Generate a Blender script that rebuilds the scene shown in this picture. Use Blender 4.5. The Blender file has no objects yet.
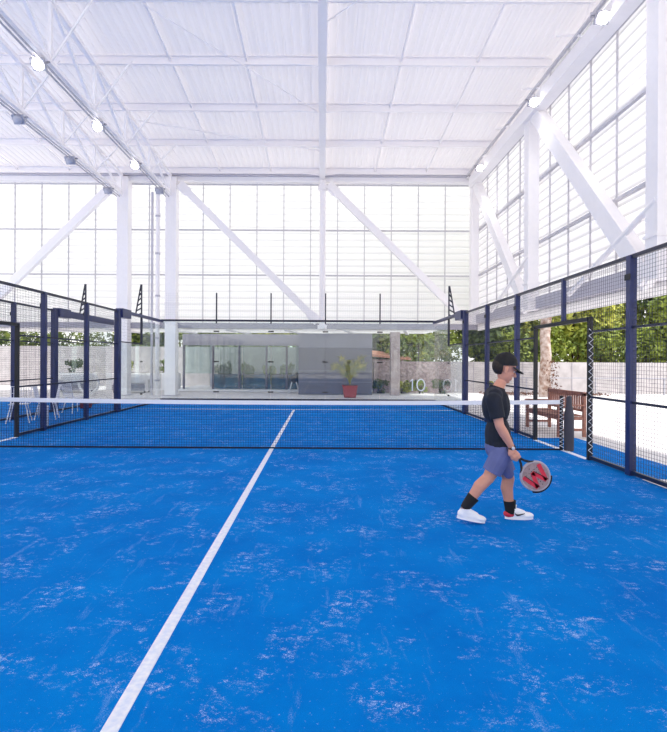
import bpy, bmesh, math, random
from mathutils import Vector, Matrix, Quaternion
random.seed(7)
S = bpy.context.scene
COL = S.collection
PI = math.pi
F = 504.0; CX = 322.0; CY = 361.0; H = 1.5
def px(x, y, D):                       # a measured image point at distance D -> place in the hall
    return Vector(((x-CX)/F*D, D, H-(y-CY)/F*D))
ORD = ['first','second','third','fourth','fifth','sixth','seventh','eighth','ninth','tenth','eleventh','twelfth']

# ------------------------------------------------------------------ materials
def lin(c):
    return tuple(((v/255)/12.92 if v/255 <= .04045 else ((v/255+.055)/1.055)**2.4) for v in c)
def mat(name, rgb, rough=.5, metal=0, var=.06, scale=8, spec=.5, rgb2=None, bump=0, detail=3):
    m = bpy.data.materials.new(name); m.use_nodes = True
    nt = m.node_tree; N = nt.nodes; L = nt.links
    b = N['Principled BSDF']
    tc = N.new('ShaderNodeTexCoord'); n = N.new('ShaderNodeTexNoise')
    n.inputs['Scale'].default_value = scale; n.inputs['Detail'].default_value = detail
    L.new(tc.outputs['Object'], n.inputs['Vector'])
    r = N.new('ShaderNodeValToRGB')
    c = lin(rgb)
    if rgb2: c2 = lin(rgb2)
    else: c2 = tuple(min(1, v*(1+var)) for v in c); c = tuple(v*(1-var) for v in c)
    r.color_ramp.elements[0].position = .35; r.color_ramp.elements[1].position = .65
    r.color_ramp.elements[0].color = (*c, 1); r.color_ramp.elements[1].color = (*c2, 1)
    L.new(n.outputs['Fac'], r.inputs['Fac']); L.new(r.outputs['Color'], b.inputs['Base Color'])
    b.inputs['Roughness'].default_value = rough; b.inputs['Metallic'].default_value = metal
    b.inputs['Specular IOR Level'].default_value = spec
    if bump:
        bp = N.new('ShaderNodeBump'); bp.inputs['Strength'].default_value = bump; bp.inputs['Distance'].default_value = .02
        L.new(n.outputs['Fac'], bp.inputs['Height']); L.new(bp.outputs['Normal'], b.inputs['Normal'])
    return m
def emit(name, rgb, k):
    m = mat(name, (235,235,235)); b = m.node_tree.nodes['Principled BSDF']
    b.inputs['Emission Color'].default_value = (*lin(rgb), 1); b.inputs['Emission Strength'].default_value = k
    return m
def glass(name, tint=(240,248,246), veil=.0, gloss=1.0):
    m = bpy.data.materials.new(name); m.use_nodes = True
    nt = m.node_tree; N = nt.nodes; L = nt.links; N.clear()
    out = N.new('ShaderNodeOutputMaterial'); tr = N.new('ShaderNodeBsdfTransparent'); gl = N.new('ShaderNodeBsdfGlossy')
    tr.inputs['Color'].default_value = (*lin(tint), 1); gl.inputs['Roughness'].default_value = .0
    gl.inputs['Color'].default_value = (.95, .95, .95, 1)
    fr = N.new('ShaderNodeFresnel'); ge = N.new('ShaderNodeNewGeometry'); mr = N.new('ShaderNodeMapRange')
    mr.inputs[3].default_value = 1.45; mr.inputs[4].default_value = 1/1.45
    L.new(ge.outputs['Backfacing'], mr.inputs[0]); L.new(mr.outputs[0], fr.inputs['IOR'])
    mx = N.new('ShaderNodeMixShader')
    mu = N.new('ShaderNodeMath'); mu.operation = 'MULTIPLY'; mu.inputs[1].default_value = gloss
    # whitish veil of reflections, painted as pale diffuse with faint noise
    tc = N.new('ShaderNodeTexCoord'); nz = N.new('ShaderNodeTexNoise'); nz.inputs['Scale'].default_value = 3
    L.new(tc.outputs['Object'], nz.inputs['Vector'])
    df = N.new('ShaderNodeBsdfDiffuse'); df.inputs['Color'].default_value = (.8,.82,.82,1)
    vm = N.new('ShaderNodeMath'); vm.operation = 'MULTIPLY'; vm.inputs[1].default_value = veil*2
    L.new(nz.outputs['Fac'], vm.inputs[0])
    m2 = N.new('ShaderNodeMixShader')
    L.new(vm.outputs[0], m2.inputs[0]); L.new(tr.outputs[0], m2.inputs[1]); L.new(df.outputs[0], m2.inputs[2])
    L.new(fr.outputs[0], mu.inputs[0]); L.new(mu.outputs[0], mx.inputs[0])
    L.new(m2.outputs[0], mx.inputs[1]); L.new(gl.outputs[0], mx.inputs[2]); L.new(mx.outputs[0], out.inputs[0])
    return m
def sheet(name, rgb, trans, axis=None, period=.28, dark=.8, frac=.3, tl=None):
    """thin sheet that lets daylight through; axis: overlaps / ribs repeat along it"""
    m = bpy.data.materials.new(name); m.use_nodes = True
    nt = m.node_tree; N = nt.nodes; L = nt.links; N.clear()
    out = N.new('ShaderNodeOutputMaterial'); d = N.new('ShaderNodeBsdfDiffuse'); t = N.new('ShaderNodeBsdfTranslucent')
    mx = N.new('ShaderNodeMixShader'); mx.inputs[0].default_value = trans
    col = N.new('ShaderNodeMix'); col.data_type = 'RGBA'
    a = lin(rgb); t2 = lin(tl or rgb)
    tc = N.new('ShaderNodeTexCoord'); sp = N.new('ShaderNodeSeparateXYZ'); L.new(tc.outputs['Object'], sp.inputs[0])
    if axis:
        dv = N.new('ShaderNodeMath'); dv.operation = 'DIVIDE'; dv.inputs[1].default_value = period
        fc = N.new('ShaderNodeMath'); fc.operation = 'FRACT'
        L.new(sp.outputs[axis], dv.inputs[0]); L.new(dv.outputs[0], fc.inputs[0])
        rp = N.new('ShaderNodeValToRGB'); e = rp.color_ramp.elements
        e[0].position = 0; e[0].color = (dark,)*3+(1,)
        e[1].position = frac; e[1].color = (dark,)*3+(1,)
        x = rp.color_ramp.elements.new(min(.95, frac+.15)); x.color = (1,1,1,1)
        x = rp.color_ramp.elements.new(.9); x.color = (1,1,1,1)
        x = rp.color_ramp.elements.new(1.0); x.color = (dark,)*3+(1,)
        L.new(fc.outputs[0], rp.inputs[0])
        for sh, c in ((d, a), (t, t2)):
            mm = N.new('ShaderNodeMix'); mm.data_type = 'RGBA'; mm.blend_type = 'MULTIPLY'; mm.inputs[0].default_value = 1
            mm.inputs[6].default_value = (*c, 1); L.new(rp.outputs[0], mm.inputs[7]); L.new(mm.outputs[2], sh.inputs['Color'])
    else:
        d.inputs['Color'].default_value = (*a,1); t.inputs['Color'].default_value = (*t2,1)
    L.new(d.outputs[0], mx.inputs[1]); L.new(t.outputs[0], mx.inputs[2]); L.new(mx.outputs[0], out.inputs[0])
    return m
def turf():
    m = bpy.data.materials.new('blue_turf'); m.use_nodes = True
    nt = m.node_tree; N = nt.nodes; L = nt.links; b = N['Principled BSDF']
    tc = N.new('ShaderNodeTexCoord')
    def noise(scale, detail=4, rough=.6, stretch=None, dist=0):
        n = N.new('ShaderNodeTexNoise'); n.inputs['Scale'].default_value = scale; n.inputs['Detail'].default_value = detail
        n.inputs['Roughness'].default_value = rough; n.inputs['Distortion'].default_value = dist
        if stretch:
            mp = N.new('ShaderNodeMapping'); mp.inputs['Scale'].default_value = stretch[0]; mp.inputs['Rotation'].default_value = (0,0,stretch[1])
            L.new(tc.outputs['Object'], mp.inputs[0]); L.new(mp.outputs[0], n.inputs[0])
        else: L.new(tc.outputs['Object'], n.inputs[0])
        return n
    def ramp(src, a, b_):
        r = N.new('ShaderNodeMapRange'); r.inputs[1].default_value = a; r.inputs[2].default_value = b_
        L.new(src, r.inputs[0]); return r.outputs[0]
    def math_(op, a, b_):
        x = N.new('ShaderNodeMath'); x.operation = op
        for i, v in enumerate((a, b_)):
            if isinstance(v, (int, float)): x.inputs[i].default_value = v
            else: L.new(v, x.inputs[i])
        return x.outputs[0]
    base = N.new('ShaderNodeMix'); base.data_type = 'RGBA'
    base.inputs[6].default_value = (*lin(TURF_A), 1); base.inputs[7].default_value = (*lin(TURF_B), 1)
    L.new(ramp(noise(1.1, 6, .7).outputs['Fac'], .35, .65), base.inputs[0])
    fib = N.new('ShaderNodeMix'); fib.data_type = 'RGBA'; fib.blend_type = 'MULTIPLY'
    L.new(ramp(noise(220, 2).outputs['Fac'], .3, .7), fib.inputs[0])
    L.new(base.outputs[2], fib.inputs[6]); fib.inputs[7].default_value = (.72,.78,.82,1)
    big = ramp(noise(2.6, 4, .6, dist=.4).outputs['Fac'], .50, .63)
    mid = ramp(noise(17, 8, .85, stretch=((.75,1.0,1), .15)).outputs['Fac'], .52, .60)
    fine = ramp(noise(150, 3, .8).outputs['Fac'], .48, .56)
    sc = math_('MULTIPLY', math_('MULTIPLY', big, mid), fine)
    streak = ramp(noise(3.0, 5, .65, stretch=((3.2,.5,1), -.75)).outputs['Fac'], .60, .72)
    streak = math_('MULTIPLY', math_('MULTIPLY', streak, fine), .28)
    spk = math_('MULTIPLY', ramp(noise(38, 5, .8).outputs['Fac'], .63, .68), .45)
    tot = math_('MINIMUM', math_('ADD', math_('ADD', math_('MULTIPLY', sc, 1.35), streak), spk), .85)
    w = N.new('ShaderNodeMix'); w.data_type = 'RGBA'
    L.new(tot, w.inputs[0]); L.new(fib.outputs[2], w.inputs[6]); w.inputs[7].default_value = (*lin((200,212,240)), 1)
    L.new(w.outputs[2], b.inputs['Base Color']); b.inputs['Roughness'].default_value = .85
    b.inputs['Specular IOR Level'].default_value = .04
    bp = N.new('ShaderNodeBump'); bp.inputs['Strength'].default_value = .35; bp.inputs['Distance'].default_value = .006
    L.new(noise(260, 2).outputs['Fac'], bp.inputs['Height']); L.new(bp.outputs[0], b.inputs['Normal'])
    return m
TURF_A = (0,113,200); TURF_B = (0,130,214)
M = {}
M['turf'] = turf()
M['line'] = mat('line_white', (232,234,240), .8, rgb2=(210,218,236), scale=30)
M['steel'] = mat('painted_white_steel', (250,247,248), .45, var=.01)
M['steel_grey'] = mat('pale_grey_steel', (196,194,204), .5, var=.03)
M['panel'] = sheet('translucent_panel', (232,231,233), .52, 'Z', .28, .80, .18, tl=(226,225,228))
M['panel_b'] = sheet('translucent_panel_brightened', (240,239,240), .84, 'Z', .28, .88, .18, tl=(253,253,253))  # same panel brightened in the material, since the sun misses this wall
M['canopy'] = sheet('canopy_sheet', (240,238,238), .55)
M['roof'] = sheet('roof_sheet', (240,236,235), .13, 'X', .24, .97, .3, tl=(240,235,238))
M['mull'] = mat('mullion_grey', (200,198,204), .5)
M['navy'] = mat('navy_powdercoat', (30,42,92), .35, var=.12, scale=5)
M['navy_d'] = mat('dark_navy_powdercoat', (22,28,54), .4)
M['black'] = mat('black_rubber', (22,23,28), .6, var=.1)
M['pad'] = mat('grey_padding', (62,60,70), .7)
M['wire'] = mat('dark_wire', (38,42,66), .5)
M['netcord'] = mat('net_cord', (14,24,48), .8)
M['tape'] = mat('net_tape', (240,240,244), .7, var=.02)
M['glass'] = glass('clear_glass', (246,250,250), .03)
M['glass_p'] = glass('pavilion_glass', (232,242,240), .05)
M['glass_refl'] = glass('teal_reflection_glass', (105,165,188), .10, .8)  # reflection of the blue court painted in as a teal tint
M['ground'] = mat('pale_paving', (226,222,222), .8, rgb2=(212,207,208), scale=1.5)
M['concrete'] = mat('concrete', (204,199,200), .85, rgb2=(184,179,180), scale=2.5, bump=.3, detail=8)
M['stone'] = mat('rough_stone', (196,176,176), .9, rgb2=(146,128,130), scale=7, bump=1, detail=8)
M['darkgrey'] = mat('dark_grey_panel', (104,102,116), .22, var=.04, scale=1)
M['midgrey'] = mat('mid_grey_panel', (150,148,160), .3, var=.04, scale=1)
M['fascia'] = mat('grey_fascia', (165,163,174), .25, var=.04)
M['white'] = mat('white_paint', (236,235,238), .5, var=.02)
M['wood'] = mat('teak', (168,116,98), .6, rgb2=(132,88,78), scale=14)
M['terracotta'] = mat('terracotta', (168,62,54), .7, var=.12)
M['soil'] = mat('soil', (70,52,42), .95, var=.2, scale=30)
M['leaf'] = mat('leaf_olive', (150,164,62), .6, rgb2=(78,100,40), scale=1.3)
M['leaf_y'] = mat('leaf_yellow', (196,196,84), .6, rgb2=(116,134,52), scale=1.6)
M['leaf_d'] = mat('leaf_dark', (92,112,58), .65, rgb2=(52,68,38), scale=1.2)
M['frond'] = mat('frond', (168,158,70), .6, rgb2=(110,118,52), scale=4)
M['bark'] = mat('bark', (206,192,184), .95, rgb2=(146,116,100), scale=5, bump=1, detail=8)
M['skin'] = mat('skin', (206,146,124), .55, var=.05, scale=12)
M['shirt'] = mat('shirt_navy', (20,26,40), .85, var=.2, scale=10, bump=.3)
M['shorts'] = mat('shorts_slate', (98,104,150), .85, var=.08, scale=10, bump=.3)
M['cap'] = mat('cap_black', (14,14,18), .8, var=.1)
M['hair'] = mat('hair_dark', (36,26,22), .7, var=.2, scale=60)
M['shoe'] = mat('shoe_white', (240,240,244), .5, var=.02)
M['red'] = mat('red_paint', (206,40,62), .5, var=.1, scale=20)
M['rim'] = mat('racket_rim', (170,160,166), .35, var=.08, scale=20)
M['face'] = mat('racket_face', (150,128,128), .6, var=.15, scale=40)
M['grip'] = mat('racket_grip', (26,28,36), .8)
M['lamp'] = emit('lamp_lens', (255,252,245), 14)
M['lampoff'] = mat('lamp_glass_off', (188,188,198), .2)
M['alu'] = mat('aluminium', (176,176,186), .35, .3)
M['bin'] = mat('milky_plastic', (214,220,230), .35)
M['sofa'] = mat('grey_fabric', (150,150,162), .9)
M['decal'] = mat('white_vinyl', (240,242,244), .6, var=.01)
M['maroon'] = mat('maroon_cloth', (120,48,56), .9)
M['tan'] = mat('tan_tiles', (196,140,116), .8, var=.1, scale=20)

# ------------------------------------------------------------------ mesh building
class MB:
    def __init__(s): s.v = []; s.f = []
    def add(s, vs, fs):
        o = len(s.v); s.v += [tuple(v) for v in vs]; s.f += [tuple(i+o for i in f) for f in fs]; return s
    def box(s, x0, x1, y0, y1, z0, z1):
        x0,x1 = sorted((x0,x1)); y0,y1 = sorted((y0,y1)); z0,z1 = sorted((z0,z1))
        return s.add([(x0,y0,z0),(x1,y0,z0),(x1,y1,z0),(x0,y1,z0),(x0,y0,z1),(x1,y0,z1),(x1,y1,z1),(x0,y1,z1)],
                     [(0,3,2,1),(4,5,6,7),(0,1,5,4),(1,2,6,5),(2,3,7,6),(3,0,4,7)])
    def cbox(s, c, d): return s.box(c[0]-d[0]/2,c[0]+d[0]/2,c[1]-d[1]/2,c[1]+d[1]/2,c[2]-d[2]/2,c[2]+d[2]/2)
    def bar(s, a, b, w, h=None, up=(0,0,1)):
        a = Vector(a); b = Vector(b); h = h or w; t = (b-a).normalized(); up = Vector(up)
        if abs(t.dot(up)) > .99: up = Vector((0,1,0))
        r = t.cross(up).normalized(); u = r.cross(t).normalized(); vs = []
        for p in (a, b):
            for i, j in ((-1,-1),(1,-1),(1,1),(-1,1)): vs.append(p+r*(i*w/2)+u*(j*h/2))
        return s.add(vs, [(0,1,2,3),(7,6,5,4),(0,4,5,1),(1,5,6,2),(2,6,7,3),(3,7,4,0)])
    def tube(s, a, b, r, r2=None, n=10):
        return s.path([a, b], [r, r if r2 is None else r2], n)
    def path(s, pts, rs, n=10, closed=False):
        pts = [Vector(p) for p in pts]
        if not hasattr(rs, '__len__'): rs = [rs]*len(pts)
        k = len(pts); vs = []; prev = None
        for i, p in enumerate(pts):
            t = (pts[(i+1) % k]-pts[i-1]) if closed else (pts[min(i+1,k-1)]-pts[max(i-1,0)])
            t.normalize()
            if prev is None:
                u = Vector((0,0,1)) if abs(t.z) < .9 else Vector((1,0,0))
            else: u = prev
            u = (u-t*u.dot(t)).normalized(); w = t.cross(u); prev = u
            for j in range(n):
                a = 2*PI*j/n; vs.append(p+(u*math.cos(a)+w*math.sin(a))*rs[i])
        fs = []
        for i in range(k if closed else k-1):
            i2 = (i+1) % k
            for j in range(n): fs.append((i*n+j, i*n+(j+1)%n, i2*n+(j+1)%n, i2*n+j))
        if not closed: fs += [tuple(range(n))[::-1], tuple((k-1)*n+j for j in range(n))]
        return s.add(vs, fs)
    def lathe(s, prof, c=(0,0,0), n=20):
        vs = []; k = len(prof)
        for r, z in prof:
            for j in range(n): a = 2*PI*j/n; vs.append((c[0]+r*math.cos(a), c[1]+r*math.sin(a), c[2]+z))
        fs = [(i*n+j, i*n+(j+1)%n, (i+1)*n+(j+1)%n, (i+1)*n+j) for i in range(k-1) for j in range(n)]
        fs += [tuple(range(n))[::-1], tuple((k-1)*n+j for j in range(n))]
        return s.add(vs, fs)
    def ell(s, c, r, rot=None, n=16, m=10):
        vs = []; c = Vector(c)
        for i in range(1, m):
            th = PI*i/m
            for j in range(n):
                a = 2*PI*j/n; vs.append(Vector((r[0]*math.sin(th)*math.cos(a), r[1]*math.sin(th)*math.sin(a), r[2]*math.cos(th))))
        vs += [Vector((0,0,r[2])), Vector((0,0,-r[2]))]
        if rot is not None: vs = [rot @ v for v in vs]
        vs = [v+c for v in vs]
        fs = [(i*n+j, (i+1)*n+j, (i+1)*n+(j+1)%n, i*n+(j+1)%n) for i in range(m-2) for j in range(n)]
        T = len(vs)-2; B = T+1
        fs += [(T, j, (j+1)%n) for j in range(n)] + [(B, (m-2)*n+(j+1)%n, (m-2)*n+j) for j in range(n)]
        return s.add(vs, fs)
    def cap(s, a, ra, b, rb, n=14):
        a = Vector(a); b = Vector(b); t = (b-a).normalized(); pts = []; rs = []
        for k in range(1, 5):
            an = PI/2*(1-k/4.); pts.append(a-t*ra*math.sin(an)); rs.append(max(ra*math.cos(an), 1e-4))
        for k in range(0, 5):
            an = PI/2*k/4.; pts.append(b+t*rb*math.sin(an)); rs.append(max(rb*math.cos(an), ra*.02))
        return s.path(pts, rs, n)
    def build(s, name, m, parent=None, loc=None, smooth=False, bevel=0):
        me = bpy.data.meshes.new(name)
        off = Vector(loc) if loc is not None else Vector((0,0,0))
        me.from_pydata([tuple(Vector(v)-off) for v in s.v], [], s.f)
        bm = bmesh.new(); bm.from_mesh(me); bmesh.ops.recalc_face_normals(bm, faces=bm.faces); bm.to_mesh(me); bm.free()
        me.materials.append(m)
        o = bpy.data.objects.new(name, me); COL.objects.link(o)
        if parent: o.parent = parent; o.location = off - Vector(parent.get('_o', (0,0,0)))
        else: o.location = off
        o['_o'] = tuple(off)
        if smooth:
            for p in me.polygons: p.use_smooth = True
            if hasattr(me, 'set_sharp_from_angle'): me.set_sharp_from_angle(angle=math.radians(40))
        if bevel:
            bv = o.modifiers.new('Bevel', 'BEVEL'); bv.width = bevel; bv.segments = 2; bv.limit_method = 'ANGLE'
        return o
def tag(o, label=None, cat=None, group=None, kind=None):
    if label: o['label'] = label
    if cat: o['category'] = cat
    if group: o['group'] = group
    if kind: o['kind'] = kind
    return o
def thing(name, label, cat, loc=(0,0,0), group=None, kind=None):
    o = bpy.data.objects.new(name, None); COL.objects.link(o); o.location = loc; o.empty_display_size = .1
    o['_o'] = tuple(loc)
    return tag(o, label, cat, group, kind)
def copy_tree(o, loc=None, rz=None, label=None):
    c = o.copy(); COL.objects.link(c)
    if loc is not None: c.location = loc
    if rz is not None: c.rotation_euler = (0,0,rz)
    if label: c['label'] = label
    for ch in o.children:
        d = ch.copy(); COL.objects.link(d); d.parent = c
        for g in ch.children:
            e = g.copy(); COL.objects.link(e); e.parent = d
    return c

# ------------------------------------------------------------------ camera
cam = bpy.data.cameras.new('camera'); co = bpy.data.objects.new('camera', cam); COL.objects.link(co)
co.location = (0,0,H)
co.rotation_euler = (PI/2, 0, 0)
cam.sensor_fit = 'VERTICAL'; cam.sensor_height = 24; cam.lens = 24*F/732
cam.shift_x = 11.5/732; cam.shift_y = -5/732; cam.clip_start = .05; cam.clip_end = 300
co.rotation_euler.rotate_axis('Z', math.radians(.3))
S.camera = co

# ------------------------------------------------------------------ court dimensions
XL, XR = -5.88, 4.12          # side fences of the court
XC = -.85                     # its centre line
XA = -7.7                     # right fence of the neighbouring court
NET, BACK = 8.6, 18.5
POSTS = [14.5, 12.58, 10.65, 6.72, 4.79, 2.86, .93]
GAP = (7.75, 9.72)            # door openings at the net
FT = 2.93                     # fence height

# ground and turf
tag(MB().box(-60,60,-20,90,-.3,-.015).build('ground', M['ground']), 'pale sunlit paving around the courts', 'paving', kind='structure')
fl = tag(MB().box(-20,XR,-6,BACK+.02,-.05,0).build('floor', M['turf']), 'bright blue scuffed artificial turf of the court', 'floor', kind='structure')
MB().box(XR,5.05,6.55,10.0,-.05,0).build('turf_apron', M['turf'], fl)
MB().box(XC-.035,XC+.035,-3,BACK-2.95,0,.004).build('court_line', M['line'], fl)
MB().box(XL+.06,XR-.06,BACK-3.02,BACK-2.95,0,.004).build('court_line', M['line'], fl)
for X in (XL, XR): MB().box(X-.05,X+.04,GAP[0]+.05,GAP[1]-.03,0,.006).build('threshold_line', M['line'], fl)

# ------------------------------------------------------------------ side fences
def mesh_panel(mb, X, y0, y1, z0, z1, sp=.052, r=.0015):
    n = max(1, round((y1-y0)/sp)); m = max(1, round((z1-z0)/sp))
    for i in range(n+1):
        y = y0+(y1-y0)*i/n; mb.box(X-r, X+r, y-r, y+r, z0, z1)
    for j in range(m+1):
        z = z0+(z1-z0)*j/m; mb.box(X-r*1.0, X+r*1.0, y0, y1, z-r, z+r)
def side_fence(X, label, posts, gap, d0, name='court_fence', bracket=True, out=1):
    t = thing(name, label, 'fence', (X, BACK-4, 0))
    for i, D in enumerate(posts):
        w = .13 if i == 0 else .095
        dpt = .2 if i == 0 else .1
        p = MB().box(X-w/2, X+w/2, D-dpt/2, D+dpt/2, 0, FT+(.03 if i==0 else 0)).build('post', M['navy'], t, (X,D,0), bevel=.006)
        if i < 5:
            MB().box(X-w/2-.012, X-w/2-.002, D-.06, D+.06, 2.6, 2.68).build('post_clip', M['black'], p, (X,D,2.6))
    zr = (.045, .97, 1.97, FT-.02)
    dmax = posts[0]
    segs = [(d0, gap[0]), (gap[1], dmax)] if gap else [(d0, dmax)]
    for k, z in enumerate(zr):
        th = .05 if k in (0, 3) else .032
        if k == 3: MB().bar((X,d0,z),(X,dmax,z), .05,.05).build('top_rail', M['navy_d'], t, (X,d0,z))
        else:
            for a, b in segs: MB().bar((X,a,z),(X,b,z), th, th).build('rail' if k else 'bottom_rail', M['navy_d'], t, (X,a,z))
    for a, b in segs:
        mb = MB(); mesh_panel(mb, X, a, b, .05, FT-.03); mb.build('wire_mesh', M['wire'], t, (X,a,0))
    if gap:
        zt = 2.17
        mb = MB(); mesh_panel(mb, X, gap[0], gap[1], zt, FT-.03); mb.build('wire_mesh', M['wire'], t, (X,gap[0],zt))
        g = MB(); r = .032
        g.box(X-r,X+r,gap[0]-r,gap[0]+r,0,zt+r).box(X-r,X+r,gap[1]-r,gap[1]+r,0,zt+r).box(X-r,X+r,gap[0],gap[1],zt-r,zt+r)
        go = g.build('door_frame', M['black'], t, (X,gap[0],0), bevel=.004)
        lz = MB(); k = 36; q = []
        for i in range(k): q.append((X-.036 if i%2 else X+.03, gap[0]-.036, .1+i*(zt-.2)/k))
        lz.path(q, .0065, 5); lz.build('lacing', M['tape'], go, (X,gap[0],0))
        MB().box(X-.03,X+.03,NET-.035,NET+.035,zt,FT).build('post', M['navy'], t, (X,NET,zt))
    if bracket:
        D = 16.4; d1 = posts[0]
        MB().box(X-.03,X+.03,D-.03,D+.03,2.02,FT).build('hanging_post', M['navy_d'], t, (X,D,2.0))
        MB().bar((X,d1,2.03),(X,D,2.03),.035).build('rail', M['navy_d'], t, (X,d1,2))
        mb = MB(); mesh_panel(mb, X, d1, D, 2.03, FT-.05, .1, .001); mb.build('wire_mesh', M['wire'], t, (X,d1,2.03))
        # perforated tapering upright
        b = MB(); s = -out
        b.bar((X,D,FT),(X,D,3.96),.04).bar((X-s*.20,D,FT),(X-s*.02,D,3.96),.035)
        for k in range(6):
            f0 = k/6; f1 = (k+1)/6
            b.bar((X-s*(.20-.18*f0),D,FT+f0*1.0),(X,D,FT+f1*1.0-.07),.035)
        b.build('lattice_upright', M['navy_d'], t, (X,D,FT))
        a = MB().box(X-.11,X+.11,d1+.1,d1+.75,2.74,3.0).build('beam_bracket', M['navy'], t, (X,d1,2.8), bevel=.01)
        bh = .2 if X == XA else .09
        MB().box(X-.06,X+.06,d1+.75,BACK,2.97-bh,2.97).build('top_beam', M['navy'], t, (X,d1,2.9), bevel=.01)
        # glass: two metres high, then three
        MB().box(X-.006,X+.006,d1+.12,D-.005,.05,2.0).build('glass_panel', M['glass'], t, (X,d1,0))
        MB().box(X-.006,X+.006,D+.005,BACK-.03,.05,2.78).build('glass_panel', M['glass'], t, (X,D,0))
        MB().box(X-.03,X+.03,d1+.1,BACK-.03,0,.05).build('base_rail', M['navy_d'], t, (X,d1,0))
        for z in (.4,1.45): 
            MB().box(X-.025,X+.025,D-.05,D+.05,z-.02,z+.02).build('glass_clamp', M['black'], t, (X,D,z))
    return t
side_fence(XR, 'navy mesh and glass side fence right of the court, with open doorway beside bench', POSTS, GAP, -1, out=1)
side_fence(XL, 'navy mesh and glass side fence along the left edge of the near court', POSTS, GAP, -1, out=-1)
side_fence(XA, 'navy fence of the neighbouring court seen through the left side fence', POSTS[:2]+[10.65,8.72,6.72], None, 4, out=-1)

# ------------------------------------------------------------------ back glass wall of the court
bw = thing('court_glass_wall', 'clear glass back wall of the court with dark top rail and 10 decal', 'glass wall', (XC,BACK,0))
for i in range(5):
    a = XL+2*i; MB().box(a+.008,a+1.992,BACK,BACK+.012,.1,2.93).build('glass_panel', M['glass'], bw, (a,BACK,.1))
MB().box(XL-.04,XR+.04,BACK-.04,BACK+.05,0,.1).build('base_rail', M['navy_d'], bw, (XL,BACK,0))
MB().box(XL-.04,XR+.04,BACK-.04,BACK+.04,2.93,3.0).build('top_rail', M['navy_d'], bw, (XL,BACK,2.93))
for i in range(0, 6):
    X = XL+2*i
    if 0 < i < 5:
        MB().box(X-.022,X+.022,BACK-.03,BACK+.03,2.86,3.98).build('mesh_post', M['navy_d'], bw, (X,BACK,3))
        for z in (2.57,1.46,.35):
            MB().box(X-.1,X+.1,BACK-.022,BACK+.034,z-.022,z+.022).build('glass_clamp', M['black'], bw, (X,BACK,z))
mb = MB(); r = .0012
for i in range(0, 126): x = XL+10*i/125; mb.box(x-r,x+r,BACK-r,BACK+r,3.0,3.96)
for j in range(0, 12): z = 3.0+.96*j/11; mb.box(XL,XR,BACK-r,BACK+r,z-r,z+r)
mb.build('wire_mesh', M['steel_grey'], bw, (XL,BACK,3))
# decal "10"
dz0, dz1 = .42, .86
d = MB(); x1 = (412.5-CX)/F*BACK; x0 = (421-CX)/F*BACK
d.box(x1-.022,x1+.022,BACK-.004,BACK-.001,dz0,dz1); d.bar((x1-.08,BACK-.0025,dz1-.09),(x1,BACK-.0025,dz1-.02),.03,.004,up=(0,1,0))
d.build('number_decal', M['decal'], bw, (x1,BACK,dz0))
d = MB(); q = []; 
for k in range(32):
    a = 2*PI*k/32; q.append((math.cos(a), math.sin(a)))
vs = []; fs = []
for (c, s_) in q:
    for rx, rz in ((.165,.23),(.12,.185)):
        for yy in (BACK-.004, BACK-.001): vs.append((x0+rx*c, yy, (dz0+dz1)/2+rz*s_))
for k in range(32):
    a = 4*k; b = 4*((k+1)%32)
    fs += [(a,b,b+2,a+2),(a+1,a+3,b+3,b+1),(a,a+1,b+1,b),(a+2,b+2,b+3,a+3)]
d.add(vs, fs); d.build('number_decal', M['decal'], bw, (x0,BACK,dz0))

# ------------------------------------------------------------------ net
net = thing('court_net', 'dark sports net with white top tape stretched across the blue court', 'net', (XC,NET,0))
n0, n1 = XL+.08, XR-.06
def ntop(x):
    u = (x-n0)/(n1-n0)*2-1; return .765+.035*u*u
mb = MB(); r = .0018; cell = .042; nx = int((n1-n0)/cell)
for i in range(nx+1):
    x = n0+(n1-n0)*i/nx; mb.box(x-r,x+r,NET-r,NET+r,.0,ntop(x))
nz = 17
for j in range(nz+1):
    pts = [(n0+(n1-n0)*k/24) for k in range(25)]
    for a, b in zip(pts, pts[1:]):
        mb.bar((a,NET,.015+(ntop(a)-.03)*j/nz),(b,NET,.015+(ntop(b)-.03)*j/nz), r*2)
mb.build('net_mesh', M['netcord'], net, (XC,NET,0))
def band(z0, z1, w, m, nm):
    mb = MB(); vs = []; fs = []; K = 40
    for k in range(K+1):
        x = n0+(n1-n0)*k/K; t_ = ntop(x)
        for yy, zz in ((-w,z0(t_)),(w,z0(t_)),(w,z1(t_)),(-w,z1(t_))): vs.append((x,NET+yy,zz))
    for k in range(K):
        for j in range(4): fs.append((k*4+j,k*4+(j+1)%4,(k+1)*4+(j+1)%4,(k+1)*4+j))
    fs += [(0,1,2,3),(K*4+3,K*4+2,K*4+1,K*4)]
    return mb.add(vs, fs).build(nm, m, net, (XC,NET,0))
band(lambda t: t-.015, lambda t: t+.055, .008, M['tape'], 'top_tape')
band(lambda t: .0, lambda t: .028, .006, M['netcord'], 'bottom_tape')
for X, s_ in ((XR-.03,1),(XL+.03,-1)):
    p = MB().tube((X,NET,0),(X,NET,.93),.028,n=12).build('net_post', M['black'], net, (X,NET,0), smooth=True)
    q = [(X-.045 if i%2 else X+.03, NET-.036, .05+i*.85/26) for i in range(27)]
    MB().path(q, .008, 5).build('lacing', M['tape'], p, (X,NET,0))
for X, lb in ((XR+.07,'grey padded net post cover with rounded shoulders beside the right doorway'),
              (XL-.12,'grey padded net post cover outside the left side fence')):
    o = MB().lathe([(.06,0),(.078,.01),(.080,.3),(.080,.56),(.074,.64),(.056,.74),(.046,.80),(.044,.91),(.03,.93)], (X,NET-.06,0)).build('post_padding', M['pad'], None, (X,NET-.06,0), smooth=True)
    tag(o, lb, 'padding')
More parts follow.
